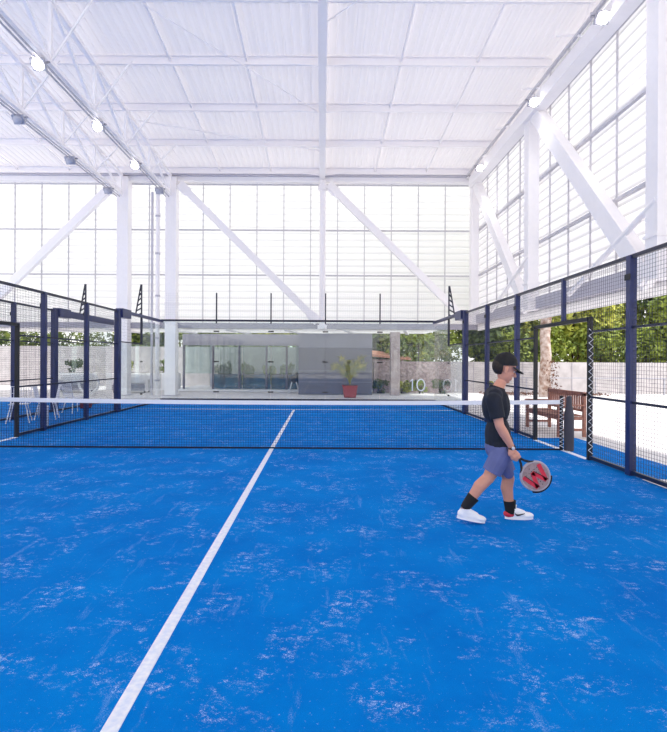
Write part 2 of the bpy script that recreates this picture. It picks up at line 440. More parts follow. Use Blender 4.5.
M['black'].node_tree.nodes['Principled BSDF'].inputs['Roughness'].default_value = .55

# ------------------------------------------------------------------ hall: walls, roof, steel
HB = 21.6; XW = 6.5; Y0 = -8.3
def zc(D): return 9.64+.073*(21.6-D)            # underside of roof sheet
PUR = [21.3-2.31*i for i in range(13)]
# roof sheet with ribs running up the slope
mb = MB(); x = -15.2; prof = []
while x < XW+.25:
    prof += [(x,0),(x+.16,0),(x+.18,.018),(x+.22,.018)]; x += .24
vs = []; fs = []
for (xx, h) in prof:
    vs += [(xx,HB+.3,zc(HB+.3)+h),(xx,Y0,zc(Y0)+h)]
for k in range(len(prof)-1): fs.append((2*k,2*k+1,2*k+3,2*k+2))
tag(MB().add(vs, fs).build('ceiling', M['roof']), 'white ribbed sheet roof sloping over the courts', 'ceiling', kind='structure')
# translucent louvred walls
def louvre(axis, c, a0, a1, z0, ztop, out):
    mb = MB(); prof = []; z = z0
    while z < 12:
        prof += [(out*0.0, z), (out*.05, z+.27)]; z += .28
    vs = []; fs = []; K = 12
    for k in range(K+1):
        a = a0+(a1-a0)*k/K; zt = ztop(a)
        for (d_, zz) in prof:
            zz = min(zz, zt); vs.append((a, c+d_, zz) if axis == 'x' else (c+d_, a, zz))
    n = len(prof)
    for k in range(K):
        for j in range(n-1): fs.append((k*n+j,k*n+j+1,(k+1)*n+j+1,(k+1)*n+j))
    return mb.add(vs, fs)
wb = tag(louvre('x', HB+.28, -15.2, XW+.25, 3.08, lambda a: zc(HB+.28), 1).build('wall_back', M['panel_b']), 'white translucent louvred back wall of the hall', 'wall', kind='structure')
wr = tag(louvre('y', XW+.25, Y0, HB+.28, 3.08, lambda a: zc(a), 1).build('wall_right', M['panel']), 'white translucent louvred right side wall of the hall', 'wall', kind='structure')
for z in (5.2, 7.15, 9.12):
    MB().box(-15.2,XW+.2,HB+.2,HB+.27,z-.03,z+.03).build('girt', M['mull'], wb, (0,HB+.2,z))
    MB().box(XW+.14,XW+.24,Y0,HB+.2,z-.035,z+.035).build('girt', M['mull'], wr, (XW+.2,0,z))
for i in range(19):
    x = XW-.03-1.165*(i+1)
    if x > -15: MB().box(x-.018,x+.018,HB+.21,HB+.27,3.1,zc(HB)).build('mullion', M['mull'], wb, (x,HB+.2,3.1))
for i in range(26):
    y = HB+.1-1.13*(i+1)
    if y > Y0: MB().box(XW+.20,XW+.24,y-.013,y+.013,3.1,zc(y)).build('mullion', M['mull'], wr, (XW+.2,y,3.1))
MB().box(-15.2,XW+.2,HB+.12,HB+.27,2.88,3.12).build('bottom_rail', M['fascia'], wb, (0,HB,3))  # grey strip stands in for the less-lit foot of the panels
MB().box(XW+.05,XW+.25,Y0,HB+.2,3.14,3.5).build('bottom_rail', M['steel_grey'], wr, (XW,0,3))
# white valance hanging below the right wall
tag(MB().box(XW+.22,XW+.225,Y0,HB+.2,2.83,3.14).build('trim_1', M['canopy']), 'white valance along the bottom of the right wall', 'trim', kind='structure')
tag(MB().box(-15.2,XW+.1,HB-.05,HB+.2,9.16,9.5).build('trim_2', M['steel']), 'white eave beam at the top of the back wall', 'beam', kind='structure')
MBt = MB().box(-15.2,XW,HB-.2,HB-.05,9.36,9.44)
tag(MBt.build('trim_3', M['steel_grey']), 'pale grey ledge on the back eave beam', 'trim', kind='structure')
# purlins: C section
for i, D in enumerate(PUR[:9]):
    z = zc(D)
    mb = MB().box(-15.2,XW,D-.004,D+.004,z-.26,z-.01).box(-15.2,XW,D-.075,D,z-.27,z-.255).box(-15.2,XW,D-.075,D,z-.02,z-.005)
    tag(mb.build('roof_purlin', M['steel'], None, (0,D,z)), f'white steel roof purlin across the hall, {ORD[i]} from the back wall', 'beam', 'roof purlins')
# sag rods
for i, X in enumerate((-12.9,-10.7,-4.36,-2.2,2.2,4.38)):
    a = Vector((X,HB-.1,zc(HB-.1)-.13)); b = Vector((X,3,zc(3)-.13))
    lab = ['leftmost line over the neighbouring court','second line over the neighbouring court','just right of the two lattice trusses','left of the central rafter','right of the central rafter','nearest the right wall'][i]
    tag(MB().bar(a,b,.055,.055).build('sag_rod', M['steel'], None, a), 'thin white rod running along the roof, '+lab, 'rod', 'roof sag rods')
# central rafter with fly braces
raf = thing('roof_rafter', 'white central roof rafter running straight away above the court', 'beam', (-.03,HB-.2,zc(HB)))
a = Vector((-.03,HB,zc(HB)-.40)); b = Vector((-.03,2,zc(2)-.40))
MB().bar(a,b,.24,.03).build('lower_flange', M['steel'], raf, a)
MB().bar(a+Vector((0,0,.13)),b+Vector((0,0,.13)),.03,.24).build('web', M['steel'], raf, a)
for D in PUR[:8]:
    for s_ in (-1,1):
        p0 = Vector((-.03+s_*.95,D-.04,zc(D)-.22)); p1 = Vector((-.03+s_*.1,D-.25,zc(D)-.40))
        MB().bar(p0,p1,.045,.03).build('fly_brace', M['steel'], raf, p1)
for i, (p, q, lb) in enumerate((((-4.36,12.05),(-.1,16.67),'running from the left trusses towards the rafter'),((.1,12.6),(3.2,9.7),'right of the rafter near the front'),((-6.3,17.2),(-.1,19.2),'faint one near the back wall'))):
    a = Vector((p[0],p[1],zc(p[1])-.3)); b = Vector((q[0],q[1],zc(q[1])-.3))
    tag(MB().tube(a,b,.02,n=8).build('roof_tie', M['steel'], None, a), 'thin diagonal white tie under the roof, '+lb, 'rod', 'roof ties')
# columns
def column(x, y, w, d, z1, label, group='hall columns', z0=0):
    t = thing('steel_column', label, 'column', (x,y,z0), group)
    MB().box(x-w/2,x+w/2,y-d/2,y+d/2,z0,z1).build('shaft', M['steel'], t, (x,y,0), bevel=.008)
    if z0 == 0: MB().box(x-w/2-.08,x+w/2+.08,y-d/2-.08,y+d/2+.08,z0,z0+.03).build('base_plate', M['steel_grey'], t, (x,y,0))
    MB().box(x-w/2-.03,x+w/2+.03,y-d/2-.03,y+d/2+.03,3.9,3.96).build('joint_collar', M['steel'], t, (x,y,3.9))
    return t
column(-8.5,HB,.48,.48,9.3,'wide white steel column left of the white downpipe, under the left truss')
column(-6.45,HB,.46,.46,9.3,'wide white steel column right of the downpipe, at the left corner of the pavilion')
column(XW,HB,.34,.3,9.3,'white steel column in the far right corner of the hall', z0=3.1)
column(XW-.02,15.65,.34,.34,9.2,'white steel column midway along the right wall, behind the walking player', z0=3.1)
column(XW-.02,9.67,.36,.36,9.2,'white steel column at the right edge of the picture', z0=3.1)
tc_ = thing('round_column', 'slender round white column in the middle of the back wall', 'column', (0,HB-.1,0))
MB().tube((0,HB-.1,3.0),(0,HB-.1,9.2),.13,n=20).build('shaft', M['steel'], tc_, (0,HB-.1,3), smooth=True)
MB().tube((0,HB-.1,8.78),(0,HB-.1,8.98),.2,n=20).build('collar', M['steel'], tc_, (0,HB-.1,8.8), smooth=True)
MB().box(-.2,.2,HB-.3,HB+.12,2.86,3.02).build('foot_plate', M['steel'], tc_, (0,HB-.1,3))
dp = thing('downpipe', 'white rainwater downpipe between the two wide columns', 'pipe', (-7.03,HB-.1,0))
MB().tube((-7.03,HB-.1,0),(-7.03,HB-.1,8.7),.09,n=16).build('pipe', M['steel'], dp, (-7.03,HB-.1,0), smooth=True)
for z in (.6,2.4,4.2,6.0,7.6): MB().tube((-7.03,HB-.1,z),(-7.03,HB-.1,z+.08),.108,n=16).build('pipe_clip', M['steel_grey'], dp, (-7.03,HB-.1,z))
MB().box(-7.34,-7.26,HB-.05,HB+.05,0,8.7).build('conduit', M['steel_grey'], dp, (-7.3,HB,0))
# diagonal braces
def brace(a, b, w, h, label):
    t = thing('diagonal_brace', label, 'brace', tuple(a), 'diagonal braces')
    MB().bar(a,b,w,h).build('bar', M['steel'], t, a, bevel=.008)
    dv = (Vector(b)-Vector(a)).normalized()
    for p, s_ in ((Vector(a),1),(Vector(b),-1)):
        MB().bar(p-dv*.02*s_, p+dv*.5*s_, w*.35, h*1.35).build('gusset', M['steel'], t, p)
yb = HB-.12
brace((-6.1,yb,9.0),(-.2,yb,3.2),.22,.3,'white diagonal brace crossing the back wall, left of the round column')
brace((.25,yb,9.0),(6.2,yb,3.2),.22,.3,'white diagonal brace crossing the back wall, right of the round column')
brace((-8.9,yb,9.0),(-14.4,yb,3.6),.22,.34,'white diagonal brace on the back wall at the far left')
brace((XW-.05,HB-.3,9.15),(XW-.05,15.9,3.2),.28,.34,'white diagonal brace on the right wall, nearer the back corner')
brace((XW-.05,15.4,9.2),(XW-.05,9.9,3.15),.28,.42,'thick white diagonal brace on the right wall, nearer the camera')
for (y0_, z0_, lb) in ((9.55,4.6,'slim white strut slanting down from the right edge column'),(15.5,4.75,'slim white strut slanting down from the middle column of the right wall')):
    a = Vector((XW-.16,y0_,z0_)); b = Vector((XW-.16,y0_+3.4,z0_-1.35))
    tag(MB().tube(a,b,.065,n=12).build('wall_strut', M['steel'], None, a, smooth=True), lb, 'strut', 'wall struts')
# longitudinal beam on the right
lb_ = thing('eave_beam', 'white box beam running along the top of the right wall', 'beam', (XW-.2,HB-.2,9.0))
MB().box(XW-.32,XW+.05,-2,HB-.2,8.92,9.3).build('box_section', M['steel'], lb_, (XW-.2,HB-.2,9), bevel=.01)
MB().box(XW-.40,XW-.33,-2,HB-.2,9.38,9.46).build('cable_tray', M['mull'], lb_, (XW-.4,HB-.2,9.4))
for D in PUR[:9]:
    MB().bar((XW-.3,D,9.46),(XW-.1,D,zc(D)-.25),.07).build('stub_post', M['steel'], lb_, (XW-.3,D,9.4))
    MB().bar((XW-.36,D-.03,9.3),(XW-.36,D+1.2,zc(D)-.25),.05).build('web_bar', M['steel'], lb_, (XW-.3,D,9.4))
# lattice trusses
def truss(X, label):
    t = thing('lattice_truss', label, 'truss', (X,HB-.2,8.5), 'lattice roof trusses')
    nd = [21.2,18.75,16.45,14.2,11.9,9.6,7.3,5.0,2.7]
    zt = lambda D: zc(D)-.36
    zb = 8.5
    MB().bar((X,21.3,zt(21.3)),(X,2.7,zt(2.7)),.12,.12).build('top_chord', M['steel'], t, (X,21.3,9))
    MB().bar((X,21.3,zb),(X,2.7,zb),.1,.1).build('bottom_chord', M['steel'], t, (X,21.3,8.5))
    for D in nd: MB().bar((X,D,zb),(X,D,zt(D)),.075,.1).build('vertical_web', M['steel'], t, (X,D,zb))
    for a, b in zip(nd[1:], nd): MB().bar((X,a,zt(a)),(X,b,zb),.075).build('diagonal_web', M['steel'], t, (X,a,zb))
    for D in nd[1:]: MB().bar((X,D,zb),(X+1.05,D,zc(D)-.25),.045).build('side_stay', M['steel'], t, (X,D,zb))
    for dx in (-.05,.07): MB().bar((X+dx-.04,21.0,8.32),(X+dx-.04,3,8.32),.035).build('cable_conduit', M['alu'], t, (X,21,8.3))
    return t
truss(-6.45, 'white lattice roof truss carrying the lit floodlights, right of its twin')
truss(-8.5, 'white lattice roof truss with unlit floodlights, leftmost of the two')

# floodlights
def make_flood(lit):
    t = thing('floodlight', '', 'floodlight', (0,0,0))
    MB().box(-.16,.16,-.13,.13,.02,.10).build('housing', M['alu'], t, bevel=.015)
    h = t.children[0]
    MB().lathe([(.02,-.04),(.09,-.035),(.12,-.01),(.125,.02)], (0,0,0), 20).build('lens', M['lamp'] if lit else M['lampoff'], t, smooth=True)
    y = MB().bar((-.18,0,.06),(-.18,0,.24),.03,.012).bar((.18,0,.06),(.18,0,.24),.03,.012).bar((-.19,0,.24),(.19,0,.24),.04,.012)
    y.build('yoke', M['alu'], t)
    f = MB()
    for k in range(5): f.box(-.14,.14,-.10+k*.045,-.09+k*.045,.10,.145)
    f.build('heat_sink', M['alu'], t)
    return t
spots = [(-6.5,11.45,8.2,1,'brightest lit floodlight on the left, nearest the camera'),(-6.5,14.5,8.2,1,'lit floodlight under the truss, second nearest on the left'),
 (-6.5,17.4,8.2,1,'lit floodlight under the truss just left of the column tops'),(-6.5,20.0,8.2,0,'unlit floodlight at the head of the downpipe'),
 (-8.55,14.1,8.2,0,'unlit floodlight at the left edge under the far left truss'),(-8.55,17.0,8.2,0,'unlit floodlight on the far left truss, second from left edge'),
 (-8.55,20.0,8.2,0,'unlit floodlight by the top of the leftmost wide column'),
 (6.05,10.9,8.95,1,'lit floodlight at the top right, nearest the camera on the right beam'),(6.05,14.45,8.95,1,'lit floodlight above the middle column of the right wall'),
 (6.05,19.4,8.95,1,'lit floodlight in the far upper right corner of the hall')]
protos = {}
for (x,y,z,lit,lab) in spots:
    if lit not in protos: protos[lit] = o = make_flood(lit); o.location = (x,y,z); o['label'] = lab; o['group'] = 'hall floodlights'
    else: o = copy_tree(protos[lit], (x,y,z), label=lab)
    o.rotation_euler = (math.radians(-48),0,0)
    if lit:
        l = bpy.data.lights.new('flood_lamp','SPOT'); l.energy = 60; l.spot_size = math.radians(150); l.spot_blend = 1; l.shadow_soft_size = .5
        lo = bpy.data.objects.new('flood_lamp', l); COL.objects.link(lo); lo.location = (x,y,z-.62)

# ------------------------------------------------------------------ canopy, pavilion and garden behind the court
tag(MB().box(-15.2,5.1,HB+.3,24.85,2.87,2.875).build('trim_4', M['canopy']), 'white canopy soffit behind the back wall', 'canopy', kind='structure')
for i, x in enumerate((-12,-9.4,-6.8,-4.2,-1.6,1.0,3.6)):
    a = Vector((x,HB+.4,2.83)); b = Vector((x+.6,24.8,2.83))
    tag(MB().bar(a,b,.14,.06).build('canopy_beam', M['white'], None, a), f'white beam under the rear canopy, {ORD[i]} from the left', 'beam', 'canopy beams')
P = thing('pavilion', 'low glazed pavilion with grey fascia and solid grey end behind the glass wall', 'pavilion', (-2,25,0))
x0 = -6.9; x1 = 2.3
MB().box(x0,-1.05,24.9,25.1,2.25,2.8).build('fascia', M['fascia'], P, (x0,25,2.3))
MB().box(x0,x1,25.1,29,2.7,2.8).build('roof_slab', M['fascia'], P, (x0,25,2.8))
MB().box(x0-.2,-1.05,24.4,29,0,.08).build('floor_slab', M['white'], P, (x0,25,0))
MB().box(-1.05,x1-.05,22.6,28.9,0,2.1).build('solid_wall', M['darkgrey'], P, (-1,22.6,0))
MB().box(-1.05,x1-.05,22.58,28.9,2.1,2.74).build('upper_panel', M['midgrey'], P, (-1,22.6,2.1))
for z in (.55,1.05): MB().box(-1.05,x1-.05,22.585,22.6,z,z+.015).build('panel_joint', M['midgrey'], P, (-1,22.6,z))
for x in (x0+.05,-5.4,-4.1,-2.75,-1.75): MB().box(x-.05,x+.05,24.96,25.06,.08,2.25).build('frame_post', M['darkgrey'], P, (x,25,0))
for x in (-5.9,-1.3): MB().box(x-.1,x+.1,27,27.2,.08,2.78).build('rear_post', M['steel_grey'], P, (x,27,0))
for i in range(4):
    a = x0+.1+i*1.43; MB().box(a,a+1.4,25.0,25.012,.85,2.25).build('window_pane', M['glass_p'], P, (a,25,.85))
    if i: MB().box(a,a+1.4,25.0,25.012,.1,.83).build('reflection_pane', M['glass_refl'], P, (a,25,.1))  # tinted screen added to carry the painted court reflection
# garden walls
g = MB().box(2.5,34,24.6,24.9,0,1.5); go = tag(g.build('garden_wall', M['concrete'], None, (2.5,24.6,0)), 'low pale concrete wall behind the bench and in front of the trees', 'wall')
for i in range(12): 
    X = 5+i*2.4; MB().box(X-.012,X+.012,24.58,24.6,0,1.5).build('panel_joint', M['fascia'], go, (X,24.6,0))
tag(MB().box(2.5,6.2,24.3,24.58,0,1.48).build('stone_wall', M['stone'], None, (2.5,24.3,0)), 'rough reddish stone wall behind the number 10 on the glass', 'wall')
tag(MB().box(-24,-1,29.6,29.9,0,2.3).build('garden_wall', M['concrete'], None, (-24,29.6,0)), 'tall grey concrete wall seen through the pavilion glass', 'wall')
rl = thing('handrail', 'thin horizontal metal handrail in front of the pale wall', 'railing', (9,23.4,0))
MB().bar((9,23.4,.77),(26,23.4,.77),.05).build('top_bar', M['alu'], rl, (9,23.4,.77))
for i in range(6): MB().bar((9.5+i*3.2,23.4,-.01),(9.5+i*3.2,23.4,.77),.05).build('rail_post', M['alu'], rl, (9.5+i*3.2,23.4,0))
cc = tag(MB().box(3.05,3.45,22.3,22.7,-.01,2.8).build('concrete_pillar', M['bark'], None, (3.2,22.5,0)), 'pale rough pillar right of the grey wall with the potted palm', 'pillar')
cc.data.materials[0] = M['ground'] if False else mat('pillar_plaster', (206,192,190), .9, rgb2=(180,164,160), scale=3)
rt = thing('sloped_roof', 'small terracotta tiled roof edge glimpsed right of the grey wall', 'roof', (2.6,27,1.6))
MB().add([(2.0,26,1.95),(4.6,26,1.66),(4.6,28,1.9),(2.0,28,2.2),(2.0,26,1.80),(4.6,26,1.56),(4.6,28,1.8),(2.0,28,2.05)],[(0,1,2,3),(7,6,5,4),(0,4,5,1),(1,5,6,2),(2,6,7,3),(3,7,4,0)]).build('tiles', M['tan'], rt, (2.6,27,1.6))
MB().box(2.1,4.4,26.3,27.8,-.01,1.6).build('hut_wall', M['stone'], rt, (3,27,0))

# foliage
def leaves(n, fn, size, mb=None):
    mb = mb or MB()
    for _ in range(n):
        p = fn(); s_ = size*random.uniform(.6,1.4)
        q = Quaternion((random.gauss(0,1),random.gauss(0,1),random.gauss(0,1),random.gauss(0,1))).normalized() if True else None
        a = q @ Vector((s_,0,0)); b = q @ Vector((0,s_*.5,0)); c = q @ Vector((0,0,s_*.12))
        mb.add([p-a,p-b+c,p+a,p+b+c],[(0,1,2,3)])
    return mb
def crown_fn(c, r, blobs=22):
    bl = []
    for _ in range(blobs):
        v = Vector((random.gauss(0,1),random.gauss(0,1),random.gauss(0,1))).normalized()*random.uniform(.3,.85)
        bl.append((Vector((v.x*r[0],v.y*r[1],v.z*r[2])), random.uniform(.22,.45)))
    def fn():
        b, k = random.choice(bl)
        v = Vector((random.gauss(0,1),random.gauss(0,1),random.gauss(0,1))).normalized()*random.uniform(.75,1.05)
        return Vector(c)+b+Vector((v.x*r[0]*k,v.y*r[1]*k,v.z*r[2]*k))
    return fn
def make_tree(name, label, m, cat='tree', n=5200, r=(2.5,2.0,2.9), zc_=3.3, trunk=.16):
    t = thing(name, label, cat, (0,0,0))
    leaves(n, crown_fn((0,0,zc_), r), .17).build('crown', m, t)
    b = MB().path([(0,0,0),(.1,0,1.2),(0,.1,2.6),(.1,0,4.2)],[trunk,trunk*.8,trunk*.6,.05],8)
    for k in range(6):
        a = random.uniform(0,2*PI); z = random.uniform(1,2.6)
        b.path([(0,0,z),(math.cos(a)*.9,math.sin(a)*.7,z+1),(math.cos(a)*1.6,math.sin(a)*1.2,z+2)],[.06,.04,.015],6)
    b.build('trunk', M['soil'], t)
    return t
trees = [make_tree('leafy_tree','',M['leaf']), make_tree('leafy_tree','',M['leaf_y']), make_tree('leafy_tree','',M['leaf_d'])]
for (hx0, hx1, hy, hh, lab) in ((3.4,29,26.6,3.4,'long dense green hedge directly behind the low pale wall'),(-22,-1,31.4,3.6,'tall green hedge behind the grey wall, seen through the left glass')):
    h_ = thing('hedge', lab, 'hedge', ((hx0+hx1)/2,hy,0))
    mb = MB()
    bl = [(Vector((random.uniform(hx0,hx1),hy+random.uniform(-.5,.5),random.uniform(.8,hh-.3))),random.uniform(.35,.75)) for _ in range(190)]
    def hf():
        c, k = random.choice(bl); v = Vector((random.gauss(0,1),random.gauss(0,1),random.gauss(0,1))).normalized()*k*random.uniform(.8,1.05)
        return c+v
    leaves(13000, hf, .12, mb).build('foliage', M['leaf'], h_)
    st = MB()
    for k in range(int((hx1-hx0)/1.2)): st.tube((hx0+.5+k*1.2,hy,-.01),(hx0+.5+k*1.2,hy,hh*.7),.04,.02,6)
    st.build('stems', M['soil'], h_)
TP = [(3.4,29.5,2,'dark leafy tree behind the stone wall, just right of the pavilion'),(6.4,31,1,'yellow green tree seen between the pavilion and the court corner'),
 (9.0,28.2,2,'dark green tree behind the far court corner'),(11.6,30,0,'olive green tree behind the walking player'),
 (13.8,27.8,1,'bright yellow green tree framed by the right doorway'),(16.4,29.5,1,'sunlit yellow green tree just right of the doorway'),
 (18.8,27.8,0,'olive tree behind the tall right fence post'),(21.6,29.2,2,'darker tree at the right edge above the concrete wall'),(24.4,28,0,'olive tree at the extreme right behind the wall'),
 (-11.5,32.5,2,'dark tree behind the left end of the garden'),(-7.5,33,0,'olive tree seen through the left bays of the glass'),(-3,33,1,'yellow green tree behind the pavilion glass')]
used = set()
for (x,y,k,lab) in TP:
    if k not in used: o = trees[k]; o.location = (x,y,-.01); used.add(k); o['label'] = lab; o['group'] = 'trees beyond the garden walls'
    else: o = copy_tree(trees[k], (x,y,-.01), random.uniform(0,6), lab); o.scale = (1,1,random.uniform(1.08,1.25))
# shrubs
def make_shrub(m, spiky=False):
    t = thing('shrub','', 'shrub',(0,0,0))
    leaves(420, crown_fn((0,0,.42),(.5,.35,.4),9), .07).build('foliage', m, t)
    b = MB()
    for k in range(5):
        a = k*1.3; b.path([(0,0,0),(math.cos(a)*.15,math.sin(a)*.1,.3),(math.cos(a)*.3,math.sin(a)*.2,.6)],[.02,.015,.006],5)
    b.build('stems', M['soil'], t); return t
shr = [make_shrub(M['leaf_d']), make_shrub(M['leaf_y']), make_shrub(M['leaf'])]; us = set()
SP = [(2.75,23.75,0,'dark shrub at the foot of the stone wall beside the grey wall'),(3.75,23.75,1,'yellow shrub right of the pale pillar at the wall foot'),
 (4.6,23.7,2,'olive shrub behind the 10 decal'),(5.6,23.75,0,'dark shrub behind the far right court corner'),(8.3,23.9,1,'small yellow shrub by the pale wall near the corner post'),
 (-5.6,28.6,0,'leftmost dark shrub seen inside the pavilion glazing'),(-4.4,28.7,2,'middle olive shrub seen through the pavilion glass'),(-3.1,28.6,1,'yellow green shrub near the right end of the pavilion glass'),(-1.9,28.6,2,'rightmost olive shrub beside the solid grey wall'),
 (-9.8,25.6,1,'yellow green shrub in the white planter'),(-12.6,25.6,0,'dark shrub at far left behind the white furniture'),(-8.0,25.7,2,'olive shrub between the wide columns')]
for (x,y,k,lab) in SP:
    z = .85 if x < -7 else -.01
    if -6 < x < -1: z = .075
    if k not in us: o = shr[k]; us.add(k); o.location = (x,y,z); o['label'] = lab; o['group'] = 'garden shrubs'
    else: o = copy_tree(shr[k], (x,y,z), random.uniform(0,6), lab)
    if -7 < x < -1: o.scale = (1.2,1.2,1.9)
# trunk at right
tk = thing('palm_trunk', 'thick pale rough trunk with dry ivy behind the doorway, in front of the wall', 'trunk', (9.75,22,0))
MB().path([(9.75,22,-.01),(9.72,22,.8),(9.78,22,1.8),(9.72,22,2.6),(9.78,22,3.6),(9.75,22,5)],[.27,.23,.22,.21,.22,.2],14).build('stem', M['bark'], tk, (9.75,22,0), smooth=True)
leaves(260, lambda: Vector((9.75+random.gauss(.15,.16),21.8+random.gauss(0,.1),random.uniform(.0,1.6)**1.0)), .05).build('dry_ivy', mat('dry_leaf',(120,84,66),.9,rgb2=(84,58,48),scale=9), tk, (9.75,22,0))
tag(leaves(900, lambda: Vector((random.uniform(7.5,13),random.uniform(22.6,24.3),random.uniform(0,.08))), .06).build('leaf_litter', mat('litter',(150,118,104),.95,rgb2=(88,64,56),scale=9)), 'brown dry leaves scattered at the foot of the pale wall', 'leaves', kind='stuff')

# potted palm
pp = thing('potted_palm', 'green yellow palm in a red square pot in front of the grey wall', 'plant', tuple(px(350,397,20.9).xy)+(0,))
bx, by = pp.location.x, pp.location.y
MB().add([(bx-.24,by-.24,0),(bx+.24,by-.24,0),(bx+.24,by+.24,0),(bx-.24,by+.24,0),(bx-.3,by-.3,.5),(bx+.3,by-.3,.5),(bx+.3,by+.3,.5),(bx-.3,by+.3,.5)],[(0,3,2,1),(4,5,6,7),(0,1,5,4),(1,2,6,5),(2,3,7,6),(3,0,4,7)]).build('pot', M['terracotta'], pp, (bx,by,0), bevel=.015)
MB().box(bx-.31,bx+.31,by-.31,by+.31,.44,.5).build('pot_rim', M['terracotta'], pp, (bx,by,.44), bevel=.01)
MB().box(bx-.27,bx+.27,by-.27,by+.27,.5,.515).build('soil', M['soil'], pp, (bx,by,.5))
for k in range(13):
    a = k*2*PI/13+.3; L_ = random.uniform(.35,.75); hh = random.uniform(.8,1.25)
    if k in (6,7): L_ = .8
    pts = []; 
    for i in range(9):
        u = i/8; pts.append(Vector((bx+math.cos(a)*L_*u**1.3, by+math.sin(a)*L_*.5*u**1.3, .5+hh*math.sin(u*PI*.58)*.95)))
    mb = MB().path(pts, [.014-.001*i for i in range(9)], 5)
    for i in range(3,9):
        for s_ in (-1,1):
            for e in (0,.5):
                p = pts[i-1].lerp(pts[i], e); t_ = (pts[i]-pts[i-1]).normalized(); sd = t_.cross(Vector((0,1,0.3))).normalized()*s_
                q = p+sd*.2+t_*.14-Vector((0,0,.05)); w = t_*.02
                mb.add([p-w,p+w,q],[(0,1,2)])
    mb.build('frond', M['frond'], pp, (bx,by,.5))

# bench
bn = thing('garden_bench', 'slatted brown wooden bench standing outside the right doorway', 'bench', (5.0,10.9,0))
def bb(nm, *a): return MB().box(*a).build(nm, M['wood'], bn, (a[0],a[2],a[4]), bevel=.005)
xa, xb, ya, yb2 = 4.76, 5.27, 10.12, 11.66
for y in (ya, yb2): 
    bb('leg', xa-.03,xa+.03,y-.03,y+.03,0,.62); bb('leg', xb-.03,xb+.03,y-.03,y+.03,0,.88)
    bb('armrest', xa-.06,xb,y-.035,y+.035,.62,.65); bb('stretcher', xa,xb,y-.02,y+.02,.12,.17); bb('seat_rail', xa,xb,y-.02,y+.02,.34,.41)
for k in range(6): bb('seat_slat', xa-.03+k*.085,xa+.045+k*.085,ya-.02,yb2+.02,.415,.44)
bb('front_rail', xa-.02,xa+.02,ya,yb2,.34,.41); bb('back_top_rail', xb-.03,xb+.03,ya-.03,yb2+.03,.82,.9); bb('back_bottom_rail', xb-.02,xb+.02,ya,yb2,.5,.55)
for k in range(15): y = ya+.1+k*(yb2-ya-.2)/14; bb('back_slat', xb-.012,xb+.012,y-.025,y+.025,.55,.82)

# ------------------------------------------------------------------ left side furniture
def make_wire_chair():
    t = thing('wire_chair','', 'chair',(0,0,0),'white wire chairs')
    s_ = MB()
    for k in range(9): x = -.2+k*.05; s_.tube((x,-.2,.44),(x,.2,.44),.006,n=5)
    for k in range(6): y = -.2+k*.08; s_.tube((-.2,y,.44),(.2,y,.44),.006,n=5)
    s_.build('seat', M['white'], t)
    b = MB()
    for k in range(9): x = -.2+k*.05; b.tube((x,.2,.44),(x*1.05,.28,.82),.006,n=5)
    b.path([(-.21,.2,.44),(-.22,.28,.84),(.22,.28,.84),(.21,.2,.44)],.011,6)
    for z in (.55,.68): b.tube((-.21,.23,z),(.21,.23,z),.006,n=5)
    b.build('backrest', M['white'], t)
    for sx in (-1,1):
        for sy in (-1,1): MB().tube((sx*.15,sy*.15,.44),(sx*.24,sy*.24,0),.013,n=6).build('leg', M['white'], t)
    return t
wc = make_wire_chair()
CH = [(-7.2,12.0,.4,'white wire chair nearest the left door frame'),(-6.95,12.75,1.9,'white wire chair in the middle of the left gap between fences'),(-7.3,13.45,-1,'white wire chair just left of the wide navy post'),(-7.0,14.3,2.6,'white wire chair right of the wide navy post')]
for i, (x,y,rz,lab) in enumerate(CH):
    if i == 0: wc.location = (x,y,0); wc.rotation_euler = (0,0,rz); wc['label'] = lab
    else: copy_tree(wc, (x,y,0), rz, lab)
bi = thing('ball_tube', 'tall milky white cylinder standing beside the left side fence', 'container', (-6.0,10.95,0))
MB().lathe([(.06,0),(.065,.01),(.065,.46),(.06,.47)], (-6.02,10.98,0)).build('body', M['bin'], bi, (-6.02,10.98,0), smooth=True)
MB().lathe([(.069,.46),(.069,.49),(.05,.5)], (-6.02,10.98,0)).build('lid', M['white'], bi, (-6.02,10.98,.46), smooth=True)
bg = thing('sports_bag', 'small maroon bag on the turf behind the left fence', 'bag', (-7.3,15.6,0))
MB().cbox((-7.3,15.6,.13),(.24,.4,.26)).build('body', M['maroon'], bg, (-7.3,15.6,0), bevel=.05)
MB().path([(-7.3,15.48,.25),(-7.3,15.5,.36),(-7.3,15.7,.36),(-7.3,15.72,.25)],.012,6).build('handle', M['black'], bg, (-7.3,15.6,.25))
